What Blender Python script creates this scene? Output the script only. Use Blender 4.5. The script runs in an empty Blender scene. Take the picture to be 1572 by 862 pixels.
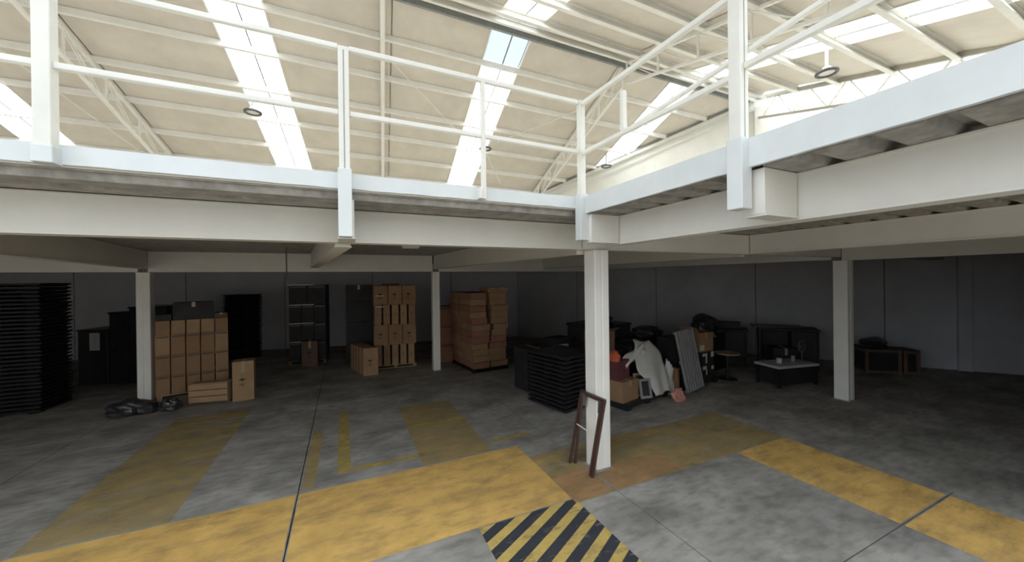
import bpy, math, random
from mathutils import Vector, Matrix, noise
random.seed(7)
S = bpy.context.scene
COL = S.collection

# ------------------------------------------------------------------ camera, sky, exposure
cam = bpy.data.cameras.new('camera')
cam.sensor_fit = 'HORIZONTAL'; cam.sensor_width = 36.0
cam.lens = 36.0 * 560.0 / 1572.0
cam.clip_start = 0.05; cam.clip_end = 200
cam_o = bpy.data.objects.new('camera', cam); COL.objects.link(cam_o)
yaw, pitch, roll = math.radians(24.8), math.radians(-0.15), math.radians(0.7)
Fv = Vector((math.sin(yaw) * math.cos(pitch), math.cos(yaw) * math.cos(pitch), math.sin(pitch)))
R0 = Vector((math.cos(yaw), -math.sin(yaw), 0)); U0 = R0.cross(Fv)
Rv = R0 * math.cos(roll) - U0 * math.sin(roll); Uv = Rv.cross(Fv)
cam_o.matrix_world = Matrix(((Rv.x, Uv.x, -Fv.x, 0), (Rv.y, Uv.y, -Fv.y, 0), (Rv.z, Uv.z, -Fv.z, 2.4), (0, 0, 0, 1)))
S.camera = cam_o

world = bpy.data.worlds.new('sky'); S.world = world; world.use_nodes = True
bg = world.node_tree.nodes['Background']
bg.inputs['Color'].default_value = (0.86, 0.93, 1.0, 1)      # bright overcast sky
bg.inputs['Strength'].default_value = 2.3
sun = bpy.data.lights.new('sun', 'SUN'); sun.energy = 12.5; sun.angle = math.radians(1.0); sun.color = (1.0, 0.95, 0.86)
sun_o = bpy.data.objects.new('sun', sun); COL.objects.link(sun_o)
sun_o.rotation_euler = Vector((0.25, -0.62, -1.0)).to_track_quat('-Z', 'Y').to_euler()   # from behind the back wall, high
S.view_settings.view_transform = 'Standard'; S.view_settings.look = 'None'
S.view_settings.gamma = 1.0; S.view_settings.use_curve_mapping = False
S.view_settings.exposure = 0.26
cy = S.cycles
cy.use_denoising = True
cy.max_bounces = 10; cy.diffuse_bounces = 7; cy.glossy_bounces = 2; cy.transparent_max_bounces = 12
cy.sample_clamp_indirect = 8.0; cy.caustics_reflective = False; cy.caustics_refractive = False

# ------------------------------------------------------------------ materials
def mat(name, col, rough=0.6, var=0.12, scale=6.0, spec=0.3, metal=0.0, bump=0.0, col2=None, detail=6.0):
    m = bpy.data.materials.new(name); m.use_nodes = True
    nt = m.node_tree; b = nt.nodes['Principled BSDF']
    b.inputs['Roughness'].default_value = rough; b.inputs['Metallic'].default_value = metal
    b.inputs['Specular IOR Level'].default_value = spec
    tc = nt.nodes.new('ShaderNodeTexCoord')
    nz = nt.nodes.new('ShaderNodeTexNoise'); nz.inputs['Scale'].default_value = scale; nz.inputs['Detail'].default_value = detail
    nz.inputs['Roughness'].default_value = 0.65
    geo = nt.nodes.new('ShaderNodeNewGeometry')
    nt.links.new(geo.outputs['Position'], nz.inputs['Vector'])
    rp = nt.nodes.new('ShaderNodeValToRGB')
    c2 = col2 or tuple(max(0, c * (1 - 2.2 * var)) for c in col)
    c3 = tuple(min(1, c * (1 + var)) for c in col)
    rp.color_ramp.elements[0].position = 0.30; rp.color_ramp.elements[1].position = 0.68
    rp.color_ramp.elements[0].color = (*c2, 1); rp.color_ramp.elements[1].color = (*c3, 1)
    nt.links.new(nz.outputs['Fac'], rp.inputs['Fac']); nt.links.new(rp.outputs['Color'], b.inputs['Base Color'])
    if bump:
        bp = nt.nodes.new('ShaderNodeBump'); bp.inputs['Strength'].default_value = bump; bp.inputs['Distance'].default_value = 0.02
        nt.links.new(nz.outputs['Fac'], bp.inputs['Height']); nt.links.new(bp.outputs['Normal'], b.inputs['Normal'])
    return m

def worn(name, col, keep=0.5, scale=2.2, var=0.12, hi=0.93, low=0.18, soft=0.10):
    """floor paint with worn-through patches"""
    m = mat(name, col, 0.7, var, 3.0, 0.2)
    nt = m.node_tree; b = nt.nodes['Principled BSDF']; out = nt.nodes['Material Output']
    geo = nt.nodes.new('ShaderNodeNewGeometry')
    n1 = nt.nodes.new('ShaderNodeTexNoise'); n1.inputs['Scale'].default_value = scale; n1.inputs['Detail'].default_value = 9; n1.inputs['Roughness'].default_value = 0.7
    mp = nt.nodes.new('ShaderNodeMapping'); mp.inputs['Scale'].default_value = (1.0, 2.6, 1.0)
    nt.links.new(geo.outputs['Position'], mp.inputs['Vector']); nt.links.new(mp.outputs['Vector'], n1.inputs['Vector'])
    rp = nt.nodes.new('ShaderNodeValToRGB'); e = rp.color_ramp.elements
    e[0].position = keep - soft; e[1].position = keep + soft; e[0].color = (hi, hi, hi, 1); e[1].color = (low, low, low, 1)
    nt.links.new(n1.outputs['Fac'], rp.inputs['Fac'])
    tr = nt.nodes.new('ShaderNodeBsdfTransparent'); mx = nt.nodes.new('ShaderNodeMixShader')
    nt.links.new(rp.outputs['Color'], mx.inputs['Fac'])
    nt.links.new(tr.outputs[0], mx.inputs[1]); nt.links.new(b.outputs[0], mx.inputs[2]); nt.links.new(mx.outputs[0], out.inputs['Surface'])
    return m

def pane_mat(name, tcol, fac, rough=0.3):
    """corrugated translucent roof sheet: lets daylight through, partly scattered"""
    m = bpy.data.materials.new(name); m.use_nodes = True; nt = m.node_tree
    nt.nodes.remove(nt.nodes['Principled BSDF']); out = nt.nodes['Material Output']
    tr = nt.nodes.new('ShaderNodeBsdfTransparent'); tr.inputs['Color'].default_value = (*tcol, 1)
    tl = nt.nodes.new('ShaderNodeBsdfTranslucent'); tl.inputs['Color'].default_value = (*tcol, 1)
    geo = nt.nodes.new('ShaderNodeNewGeometry'); nz = nt.nodes.new('ShaderNodeTexNoise'); nz.inputs['Scale'].default_value = 5
    nt.links.new(geo.outputs['Position'], nz.inputs['Vector'])
    mr = nt.nodes.new('ShaderNodeMapRange'); mr.inputs['To Min'].default_value = min(1.0, fac); mr.inputs['To Max'].default_value = min(1.0, fac + 0.02)
    nt.links.new(nz.outputs['Fac'], mr.inputs['Value'])
    mx = nt.nodes.new('ShaderNodeMixShader'); nt.links.new(mr.outputs[0], mx.inputs['Fac'])
    nt.links.new(tr.outputs[0], mx.inputs[1]); nt.links.new(tl.outputs[0], mx.inputs[2]); nt.links.new(mx.outputs[0], out.inputs['Surface'])
    return m

M = {}
M['concrete'] = mat('floor_concrete', (0.35, 0.33, 0.30), 0.8, 0.14, 1.7, 0.15, bump=0.08, col2=(0.235, 0.225, 0.205), detail=10)
M['ground_dark'] = mat('dark_unseen_ground', (0.17, 0.168, 0.16), 0.9, 0.2, 3)  # unseen outdoor ground, darkened to cut light bounced under the mezzanine
def stain(m, scale, lo, hi, stretch=(1, 1, 1)):
    nt = m.node_tree; b = nt.nodes['Principled BSDF']; src = b.inputs['Base Color'].links[0].from_socket
    geo = nt.nodes.new('ShaderNodeNewGeometry'); mp = nt.nodes.new('ShaderNodeMapping'); mp.inputs['Scale'].default_value = stretch
    nz = nt.nodes.new('ShaderNodeTexNoise'); nz.inputs['Scale'].default_value = scale; nz.inputs['Detail'].default_value = 8
    nt.links.new(geo.outputs['Position'], mp.inputs['Vector']); nt.links.new(mp.outputs['Vector'], nz.inputs['Vector'])
    rp = nt.nodes.new('ShaderNodeValToRGB'); rp.color_ramp.elements[0].position = 0.36; rp.color_ramp.elements[1].position = 0.56
    rp.color_ramp.elements[0].color = (lo, lo, lo, 1); rp.color_ramp.elements[1].color = (hi, hi, hi, 1)
    nt.links.new(nz.outputs['Fac'], rp.inputs['Fac'])
    mx = nt.nodes.new('ShaderNodeMix'); mx.data_type = 'RGBA'; mx.blend_type = 'MULTIPLY'; mx.inputs['Factor'].default_value = 1.0
    nt.links.new(src, mx.inputs['A']); nt.links.new(rp.outputs['Color'], mx.inputs['B']); nt.links.new(mx.outputs['Result'], b.inputs['Base Color'])
stain(M['concrete'], 1.1, 0.74, 1.08, (1.0, 1.8, 1.0)); stain(M['concrete'], 5.0, 0.80, 1.03, (1.0, 2.5, 1.0))
M['wall_gap'] = mat('wall_joint_grey', (0.17, 0.17, 0.18), 0.9, 0.1, 3)
M['wall_gap_up'] = mat('wall_joint_cream', (0.62, 0.61, 0.57), 0.9, 0.05, 3)
M['joint'] = mat('joint_dirt', (0.085, 0.08, 0.075), 0.9, 0.2, 8)
M['yellow'] = worn('yellow_paint', (0.76, 0.48, 0.15), 0.58, 1.9, low=0.45, soft=0.12)
M['yellow_faded'] = worn('faded_yellow_paint', (0.52, 0.375, 0.14), 0.50, 1.2, hi=0.80, low=0.30, soft=0.2)
M['yellow_line'] = worn('thin_yellow_line_paint', (0.58, 0.42, 0.10), 0.52, 4, hi=0.85, low=0.25, soft=0.15)
M['orange'] = worn('faded_orange_paint', (0.52, 0.31, 0.15), 0.52, 2.0, hi=0.85, low=0.30, soft=0.2)
M['stripe_black'] = worn('black_stripe_paint', (0.05, 0.055, 0.065), 0.62, 5)
M['stripe_yellow'] = worn('stripe_yellow_paint', (0.62, 0.45, 0.14), 0.62, 4)
M['white_steel'] = mat('white_painted_steel', (0.72, 0.71, 0.66), 0.45, 0.03, 2.0, 0.35)
M['column_white'] = mat('white_column_paint', (0.86, 0.855, 0.82), 0.45, 0.03, 2.0, 0.35)
M['white_clean'] = mat('fresh_white_paint', (0.66, 0.695, 0.705), 0.45, 0.03, 3.0, 0.35)
M['rail'] = mat('rail_white_paint', (0.755, 0.75, 0.70), 0.4, 0.03, 4.0, 0.35)
M['ceiling'] = mat('cream_roof_lining', (0.655, 0.605, 0.53), 0.55, 0.05, 1.3, 0.25, bump=0.25)
M['roof_steel'] = mat('roof_white_steel', (0.80, 0.79, 0.75), 0.5, 0.03, 3.0)
M['truss_edge'] = mat('beige_truss_paint', (0.50, 0.48, 0.42), 0.5, 0.05, 3.0)
M['galv'] = mat('galvanised_grey', (0.28, 0.29, 0.28), 0.5, 0.1, 5.0, 0.4)
M['outer'] = mat('outer_roof_sheet', (0.6, 0.6, 0.6), 0.5)
M['deck'] = mat('deck_zinc', (0.34, 0.325, 0.295), 0.6, 0.18, 9.0, 0.35, bump=0.1)
M['slab'] = mat('mezzanine_concrete', (0.76, 0.73, 0.66), 0.8, 0.08, 2.0)
M['wall'] = mat('painted_wall', (0.52, 0.52, 0.55), 0.8, 0.06, 1.2)
M['wall_rear'] = mat('pale_rear_wall', (0.74, 0.74, 0.79), 0.8, 0.05, 1.2)
M['wall_up'] = mat('white_upper_wall', (0.80, 0.80, 0.76), 0.7, 0.03, 1.2)
M['wall_blue'] = mat('dark_blue_wall', (0.05, 0.05, 0.13), 0.8, 0.08, 1.2)
M['wall_unseen'] = mat('dark_unseen_wall', (0.20, 0.195, 0.185), 0.8, 0.06, 1.2)  # walls out of view, darkened to bounce less light inside
M['pane'] = pane_mat('skylight_sheet', (0.90, 0.93, 0.94), 1.0)
M['pane_sky'] = pane_mat('sky_toned_skylight_sheet', (0.29, 0.325, 0.36), 0.15)  # clear sheet; the dimmed blue of the sky is put into its colour
M['card'] = mat('cardboard', (0.33, 0.205, 0.12), 0.85, 0.08, 3.0, 0.15)
M['card_b'] = mat('cardboard_pale', (0.40, 0.265, 0.155), 0.85, 0.08, 3.0, 0.15)
M['card_r'] = mat('cardboard_red', (0.30, 0.15, 0.105), 0.85, 0.08, 3.0, 0.15)
M['card_d'] = mat('cardboard_dark', (0.16, 0.11, 0.08), 0.85, 0.1, 3.0, 0.15)
M['tape'] = mat('packing_tape', (0.42, 0.31, 0.20), 0.3, 0.05, 3.0, 0.5)
M['tape_d'] = mat('dark_tape_band', (0.10, 0.065, 0.045), 0.4, 0.1, 3.0, 0.4)
M['ink'] = mat('printed_ink', (0.04, 0.03, 0.03), 0.8, 0.1, 8)
M['black'] = mat('black_plastic', (0.012, 0.012, 0.014), 0.5, 0.15, 4.0, 0.3)
M['black2'] = mat('black_bin_plastic', (0.022, 0.022, 0.026), 0.35, 0.15, 4.0, 0.4)
M['dark'] = mat('dark_goods', (0.030, 0.029, 0.032), 0.6, 0.2, 3.0)
M['film'] = mat('shiny_stretch_film', (0.50, 0.50, 0.52), 0.2, 0.1, 9.0, 0.7)
M['bag'] = mat('black_bag_film', (0.035, 0.037, 0.040), 0.28, 0.3, 6.0, 0.6)
M['wood'] = mat('raw_wood', (0.36, 0.26, 0.17), 0.8, 0.12, 5.0)
M['brown'] = mat('brown_painted_steel', (0.075, 0.040, 0.032), 0.45, 0.15, 6.0, 0.4)
M['cloth'] = mat('white_sheet', (0.62, 0.62, 0.60), 0.8, 0.05, 4.0)
M['grate'] = mat('grey_slats', (0.30, 0.305, 0.315), 0.5, 0.1, 5.0)
M['pink'] = mat('pink_plastic', (0.62, 0.30, 0.24), 0.5, 0.15, 8)
M['orange_p'] = mat('orange_plastic', (0.60, 0.13, 0.06), 0.5, 0.1, 6)
M['maroon'] = mat('maroon_board', (0.14, 0.045, 0.05), 0.7, 0.1, 5)
M['paper'] = mat('white_paper', (0.60, 0.59, 0.56), 0.8, 0.05, 5)
M['table'] = mat('pale_table_top', (0.52, 0.53, 0.55), 0.5, 0.05, 4)
M['lamp'] = mat('lamp_housing', (0.12, 0.12, 0.12), 0.5, 0.05, 4)
M['lens'] = mat('lamp_lens', (0.75, 0.75, 0.72), 0.3, 0.03, 4)

# ------------------------------------------------------------------ helpers
class MB:
    def __init__(s): s.v = []; s.f = []
    def add(s, vs, fs):
        o = len(s.v); s.v += [tuple(v) for v in vs]; s.f += [tuple(i + o for i in f) for f in fs]; return s
    def frame(s, o, ax, ay, az):
        """hexahedron from centre and three half-axis vectors"""
        o = Vector(o); ax, ay, az = Vector(ax), Vector(ay), Vector(az)
        vs = [o + sx * ax + sy * ay + sz * az for sz in (-1, 1) for sy in (-1, 1) for sx in (-1, 1)]
        return s.add(vs, [(0, 2, 3, 1), (4, 5, 7, 6), (0, 1, 5, 4), (2, 6, 7, 3), (0, 4, 6, 2), (1, 3, 7, 5)])
    def box(s, x0, x1, y0, y1, z0, z1):
        return s.frame(((x0 + x1) / 2, (y0 + y1) / 2, (z0 + z1) / 2), ((x1 - x0) / 2, 0, 0), (0, (y1 - y0) / 2, 0), (0, 0, (z1 - z0) / 2))
    def bar(s, p, q, w, h, up=(0, 0, 1)):
        """rectangular bar p->q, w across, h along up"""
        p, q = Vector(p), Vector(q); d = q - p; u = Vector(up)
        side = d.cross(u)
        if side.length < 1e-6: side = d.cross(Vector((0, 1, 0)))
        side.normalize(); un = side.cross(d).normalized()
        return s.frame((p + q) / 2, d / 2, side * w / 2, un * h / 2)
    def rod(s, p, q, r, n=8, r2=None):
        p, q = Vector(p), Vector(q); d = (q - p).normalized()
        a = d.orthogonal().normalized(); b = d.cross(a); r2 = r if r2 is None else r2
        vs = []
        for c, rr in ((p, r), (q, r2)):
            for k in range(n):
                t = 2 * math.pi * k / n; vs.append(c + (a * math.cos(t) + b * math.sin(t)) * rr)
        fs = [(k, (k + 1) % n, n + (k + 1) % n, n + k) for k in range(n)]
        fs += [tuple(range(n - 1, -1, -1)), tuple(range(n, 2 * n))]
        return s.add(vs, fs)
    def grid(s, fn, nu, nv):
        vs = [fn(i / nu, j / nv) for j in range(nv + 1) for i in range(nu + 1)]
        fs = [(j * (nu + 1) + i, j * (nu + 1) + i + 1, (j + 1) * (nu + 1) + i + 1, (j + 1) * (nu + 1) + i) for j in range(nv) for i in range(nu)]
        return s.add(vs, fs)
    def poly(s, pts, z): return s.add([(x, y, z) for x, y in pts], [tuple(range(len(pts)))])
    def prism(s, pts, z0, z1):
        n = len(pts)
        return s.add([(x, y, z0) for x, y in pts] + [(x, y, z1) for x, y in pts],
                     [tuple(range(n - 1, -1, -1)), tuple(range(n, 2 * n))] + [(k, (k + 1) % n, n + (k + 1) % n, n + k) for k in range(n)])
    def mesh(s, name, m, smooth=False):
        me = bpy.data.meshes.new(name); me.from_pydata(s.v, [], s.f)
        me.materials.append(M[m] if isinstance(m, str) else m)
        if smooth: me.polygons.foreach_set('use_smooth', [True] * len(me.polygons))
        me.update(); return me
    def build(s, name, m, parent=None, smooth=False):
        return link(name, s.mesh(name, m, smooth), parent)

def link(name, me, parent=None, loc=None, rz=None):
    o = bpy.data.objects.new(name, me); COL.objects.link(o)
    if parent is not None: o.parent = parent
    if loc is not None: o.location = loc
    if rz is not None: o.rotation_euler = (0, 0, rz)
    return o
def tag(o, label, cat, group=None):
    o['label'] = label; o['category'] = cat
    if group: o['group'] = group
    return o
def struct(o): o['kind'] = 'structure'; return o
def empty(name, loc=(0, 0, 0), rz=0.0): return link(name, None, None, loc, rz)
def bevel(o, w=0.008, seg=1):
    md = o.modifiers.new('bevel', 'BEVEL'); md.width = w; md.segments = seg; md.limit_method = 'ANGLE'; return o
ORD = ['first', 'second', 'third', 'fourth', 'fifth', 'sixth', 'seventh', 'eighth', 'ninth', 'tenth', 'eleventh', 'twelfth', 'thirteenth', 'fourteenth', 'fifteenth', 'sixteenth',
       'seventeenth', 'eighteenth', 'nineteenth', 'twentieth', 'twenty-first', 'twenty-second', 'twenty-third', 'twenty-fourth', 'twenty-fifth', 'twenty-sixth', 'twenty-seventh',
       'twenty-eighth', 'twenty-ninth', 'thirtieth', 'thirty-first', 'thirty-second', 'thirty-third', 'thirty-fourth', 'thirty-fifth', 'thirty-sixth']

# ------------------------------------------------------------------ plan of the building
ZR, YR, TF, TN, SK = 7.93, 7.1, 0.32, 0.30, 0.09          # ridge height / position, slopes, skew of the frames
def zroof(y): return ZR - TF * (y - YR) if y >= YR else ZR - TN * (YR - y)
def rp(u, y, dz=0.0): return Vector((u + SK * (y - YR), y, zroof(y) + dz))
def xwall_r(y): return 14.1 - 0.70 * (y - 3.52)              # skewed right wall
def ywall_b(x): return 15.2 - 0.17 * x                       # skewed back wall
CORNER = (6.72, 14.06)
Z_SOFFIT, Z_BEAM, Z_SLAB, Z_TOP = 2.77, 3.075, 3.14, 3.22
EX, EY = 2.28, 3.20                                          # mezzanine edges round the open well

# ------------------------------------------------------------------ floor: slabs, joints, paint
floor = struct(MB().box(-18, 24, -12, 18.5, -0.3, -0.03).build('floor', 'joint'))
XJ = [-18, -10.4, -7.1, -3.8, -0.5, 2.79, 6.1, 9.4, 12.7, 24]
YJ = [-12, -8.0, -4.8, -1.6, 1.62, 4.79, 8.0, 11.2, 14.4, 18.5]
G = 0.006
def y_joints(i):
    return [y for y in YJ if not (XJ[i] >= 6.0 and abs(y - 1.62) < 0.01)]     # longer slabs at the right
for i in range(len(XJ) - 1):
    yj = y_joints(i)
    for j in range(len(yj) - 1):
        a, b, c, d = XJ[i] + G, XJ[i + 1] - G, yj[j] + G, yj[j + 1] - G
        MB().box(a, b, c, d, -0.12, 0.0).build('slab', 'ground_dark' if yj[j + 1] < -1.5 or XJ[i] < -12 else 'concrete', floor)
def paint(x0, x1, y0, y1, m, name='paint_band', z=0.0015, skew=0.0):
    """axis-aligned painted area, cut at the slab joints"""
    for i in range(len(XJ) - 1):
        for j in range(len(YJ) - 1):
            a, b = max(x0, XJ[i] + 0.016), min(x1, XJ[i + 1] - 0.016)
            c, d = max(y0, YJ[j] + 0.016), min(y1, YJ[j + 1] - 0.016)
            if b - a > 0.02 and d - c > 0.02:
                MB().poly([(a, c), (b, c), (b, d), (a, d)], z).build(name, m, floor)
paint(-12, 2.25, 3.36, 4.78, 'yellow'); paint(2.25, 5.95, 3.26, 4.40, 'yellow_faded')
paint(-2.72, -1.62, 4.80, 8.4, 'yellow_faded')
paint(4.86, 5.95, -3.5, 3.25, 'yellow')
paint(0.92, 1.88, 4.80, 7.2, 'yellow_faded')
paint(-0.10, 0.06, 5.06, 7.4, 'yellow_line', 'paint_line'); paint(0.06, 1.0, 5.06, 5.16, 'yellow_line', 'paint_line')
paint(1.96, 2.62, 5.03, 5.13, 'yellow_line', 'paint_line'); paint(-0.47, -0.33, 4.86, 6.7, 'yellow_faded', 'paint_line')
paint(0.9, 2.0, 6.14, 6.24, 'yellow_line', 'paint_line', 0.0025)
paint(2.24, 2.77, 3.28, 3.84, 'orange', 'paint_patch', 0.0030)
paint(2.82, 3.9, 3.28, 3.75, 'orange', 'paint_patch', 0.0030)
# hazard hatching in front of the main column: diagonal black stripes on yellow
hx0, hx1, hy0, hy1 = 1.16, 2.27, 1.66, 3.345
def clip(poly, f):
    out = []
    for k in range(len(poly)):
        p, q = poly[k], poly[(k + 1) % len(poly)]; fp, fq = f(p), f(q)
        if fp >= 0: out.append(p)
        if (fp >= 0) != (fq >= 0):
            t = fp / (fp - fq); out.append((p[0] + t * (q[0] - p[0]), p[1] + t * (q[1] - p[1])))
    return out
slope, pitch_y = 0.55, 0.225
rect = [(hx0, hy0), (hx1, hy0), (hx1, hy1), (hx0, hy1)]
for k in range(-3, 14):
    c0 = 3.345 - slope * 1.34 - k * pitch_y
    band = lambda lo, hi: clip(clip(rect, lambda p: p[1] - slope * p[0] - lo), lambda p: hi - (p[1] - slope * p[0]))
    for nm, m, lo, hi in (('hazard_stripe', 'stripe_black', c0 - 0.118, c0), ('hazard_stripe', 'stripe_yellow', c0, c0 + pitch_y - 0.118)):
        pl = band(lo, hi)
        if len(pl) > 2: MB().poly(pl, 0.0022).build(nm, m, floor)

# ------------------------------------------------------------------ walls
def wall_run(name, p, q, z1_of, m_low, m_up, thick=0.2, step=2.9, zsplit=3.15, inward=1, first=0.0):
    """wall from p to q as upright panels with recessed joints over a backing"""
    p, q = Vector((*p, 0)), Vector((*q, 0)); d = q - p; L = d.length; d.normalize(); n = Vector((-d.y, d.x, 0)) * inward
    root = empty(name); struct(root)
    cuts = [0.0] + ([first] if first else []); 
    while cuts[-1] + step < L: cuts.append(cuts[-1] + step)
    cuts.append(L)
    for a, b in zip(cuts[:-1], cuts[1:]):
        A, B = p + d * a, p + d * b
        za, zb = z1_of(A), z1_of(B)
        mb = MB(); A2, B2 = A - n * thick, B - n * thick
        Ai, Bi = A - n * 0.03, B - n * 0.03
        mb.add([(*Ai[:2], 0), (*Bi[:2], 0), (*Bi[:2], zb), (*Ai[:2], za), (*A2[:2], 0), (*B2[:2], 0), (*B2[:2], zb), (*A2[:2], za)],
               [(0, 1, 2, 3), (5, 4, 7, 6), (0, 4, 5, 1), (3, 2, 6, 7), (0, 3, 7, 4), (1, 5, 6, 2)])
        mb.build('backing', 'wall_gap', root)
        A3, B3 = p + d * (a + 0.012), p + d * (b - 0.012)
        for lo, hiA, hiB, m in ((0, min(zsplit, za), min(zsplit, zb), m_low), (zsplit, za, zb, m_up)):
            if hiA - lo < 0.05: continue
            if lo > 0: A3, B3 = p + d * (a + 0.002), p + d * (b - 0.002)
            mb = MB(); Ao, Bo = A3 - n * 0.05, B3 - n * 0.05
            mb.add([(*A3[:2], lo), (*B3[:2], lo), (*B3[:2], hiB), (*A3[:2], hiA), (*Ao[:2], lo), (*Bo[:2], lo), (*Bo[:2], hiB), (*Ao[:2], hiA)],
                   [(0, 1, 2, 3), (5, 4, 7, 6), (0, 4, 5, 1), (3, 2, 6, 7), (0, 3, 7, 4), (1, 5, 6, 2)])
            mb.build('wall_panel', m, root)
    return root
RW0 = (xwall_r(-1.2), -1.2)
PEAK = (xwall_r(7.1), 7.1)
wr = wall_run('wall_right', PEAK, (xwall_r(14.6), 14.6), lambda P: zroof(P.y) - 0.02, 'wall', 'wall_up', inward=1)
wr2 = wall_run('wall_right_front', PEAK, RW0, lambda P: zroof(P.y) - 0.02 if P.y > 1.0 else 4.2, 'wall', 'wall_up', inward=-1)
wb = wall_run('wall_back', (-12, ywall_b(-12)), (7.1, ywall_b(7.1)), lambda P: zroof(P.y), 'wall_rear', 'wall_up', inward=-1, step=3.0, first=1.2)
struct(MB().box(-12.2, -12, 3.3, 17.4, 0, 7.93).build('wall_left', 'wall_unseen'))
struct(MB().box(-18, 2, -12.2, -12, 0, 11.0).build('wall_added_front', 'wall_unseen'))  # added out of view, its height set to block low light
struct(MB().box(2, 24, -12.2, -12, 0, 3.5).build('wall_added_low', 'wall_unseen'))  # added out of view, kept low so light reaches the right floor
struct(MB().box(-18.2, -18, -12, 18, 0, 2.5).build('wall_added_yard', 'wall_unseen'))  # added out of view, kept low to let light in from the left
struct(MB().box(5.9, xwall_r(-0.2), -0.3, -0.11, 0, 5.65).build('wall_added_bay', 'wall_unseen'))  # added out of view to block light under the right mezzanine
# pilaster on the right wall in line with the columns, and the post under the ridge
dR = Vector((-0.573, 0.82, 0)); nR = Vector((-0.82, -0.573, 0))
def wall_post(y, w, t, z0, z1, m, name='pilaster', parent=None):
    c = Vector((xwall_r(y), y, (z0 + z1) / 2)) + nR * t / 2
    return bevel(MB().frame(c, dR * w / 2, nR * t / 2, (0, 0, (z1 - z0) / 2)).build(name, m, parent), 0.006)
wall_post(3.55, 0.24, 0.10, 0, 3.05, 'wall', parent=wr2)
wall_post(6.95, 0.34, 0.25, 3.2, 7.55, 'wall_up', parent=wr2)
# steel angle along the top of the right wall, following the roof
mb = MB(); a, b = Vector((xwall_r(7.1), 7.1, zroof(7.1) - 0.16)) + nR * 0.08, Vector((xwall_r(14.0), 14.0, zroof(14.0) - 0.16)) + nR * 0.08
mb.bar(a, b, 0.14, 0.10); mb.build('top_angle', 'rail', wr)
mb = MB(); mb.bar(a + nR * 0.04 + Vector((0, 0, 0.10)), b + nR * 0.04 + Vector((0, 0, 0.10)), 0.05, 0.05); mb.build('gutter_strip', 'galv', wr)
mb = MB(); mb.bar(a + Vector((0, 0, -0.25)), b + Vector((0, 0, -0.25)), 0.05, 0.03); mb.build('conduit', 'roof_steel', wr)

# ------------------------------------------------------------------ roof
ceiling = struct(empty('ceiling'))
FAR = [YR + k for k in range(0, 11)] + [18.2]
NEAR = [YR, 6.55, 5.65, 4.70, 3.68, 2.70, 1.76, 0.80, -0.20, -0.6]
ULO, UHI = -11.9, 15.5
UP, YP = 0.9, 3.68                                          # unseen roof left out to let sky light in, left of UP and before YP
def inside(u0, u1, y0, y1):
    return not (u1 <= UP + 0.01 and y1 <= YP + 0.01)
STRIPS = [-7.17, -1.87, 3.43, 8.75]; SW = 0.48
RAFT = [-4.75, 0.72, 6.45, 11.2]
def sheet(u0, u1, y0, y1, m, name, dz=0.05):
    mb = MB(); a, b, c, d = rp(u0, y0, dz), rp(u1, y0, dz), rp(u1, y1, dz), rp(u0, y1, dz); h = Vector((0, 0, 0.03))
    mb.add([a, b, c, d, a + h, b + h, c + h, d + h], [(3, 2, 1, 0), (4, 5, 6, 7), (0, 1, 5, 4), (2, 3, 7, 6), (1, 2, 6, 5), (3, 0, 4, 7)])
    return mb.build(name, m, ceiling)
edges = []
lo = ULO
for s in STRIPS: edges.append((lo, s - SW)); lo = s + SW
edges.append((lo, UHI))
for a, b in edges:
    sheet(a - 0.02, b + 0.02, YR, 18.2, 'outer', 'outer_sheet')  # unseen sheets added above the lining to stop light leaks
    sheet(a - 0.02, min(b, 11.2) + 0.02, YP, YR, 'outer', 'outer_sheet')
    if b > UP: sheet(max(a - 0.02, UP), min(b, 11.2) + 0.02, -0.6, YP, 'outer', 'outer_sheet')
MB().bar(rp(ULO, YR, 0.10), rp(UHI, YR, 0.10), 0.5, 0.04).build('ridge_cap', 'outer', ceiling)
def lining(u0, u1, y0, y1):
    ua, ub, ya, yb = u0 + 0.012, u1 - 0.012, y0 + 0.004, y1 - 0.004
    ph = random.random() * 10
    def fn(s, t):
        u = ua + s * (ub - ua); y = ya + t * (yb - ya)
        e = min(1.0, 8 * min(s, 1 - s)) * math.sin(math.pi * t)
        wr_ = 0.016 * noise.noise(Vector((u * 4.5 + ph, y * 0.9, 0)))
        return rp(u, y, -0.004 - 0.038 * e - abs(wr_) * math.sin(math.pi * t))
    MB().grid(fn, 30, 6).build('roof_panel', 'ceiling', ceiling, True)
for (ya, yb) in list(zip(FAR[:-1], FAR[1:])) + [(b, a) for a, b in zip(NEAR[:-1], NEAR[1:])]:
    near = yb <= YR
    for a, b in edges:
        if near: b = min(b, 11.2)
        if not near and a > 9 and ya > 11: continue
        cs = [a] + [r for r in RAFT + [UP] if a + 0.3 < r < b - 0.3] + [b]; cs.sort()
        for u0, u1 in zip(cs[:-1], cs[1:]):
            if inside(u0, u1, ya, yb): lining(u0, u1, ya, yb)
def skylight(u0, u1, y0, y1, m, name='skylight_sheet'):
    n = int(round((u1 - u0) / 0.19)) * 4
    def fn(s, t):
        u = u0 + s * (u1 - u0); y = y0 + t * (y1 - y0)
        return rp(u, y, 0.03 + 0.014 * math.sin(2 * math.pi * s * n / 4))
    MB().grid(fn, n, 1).build(name, m, ceiling, True)
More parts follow.
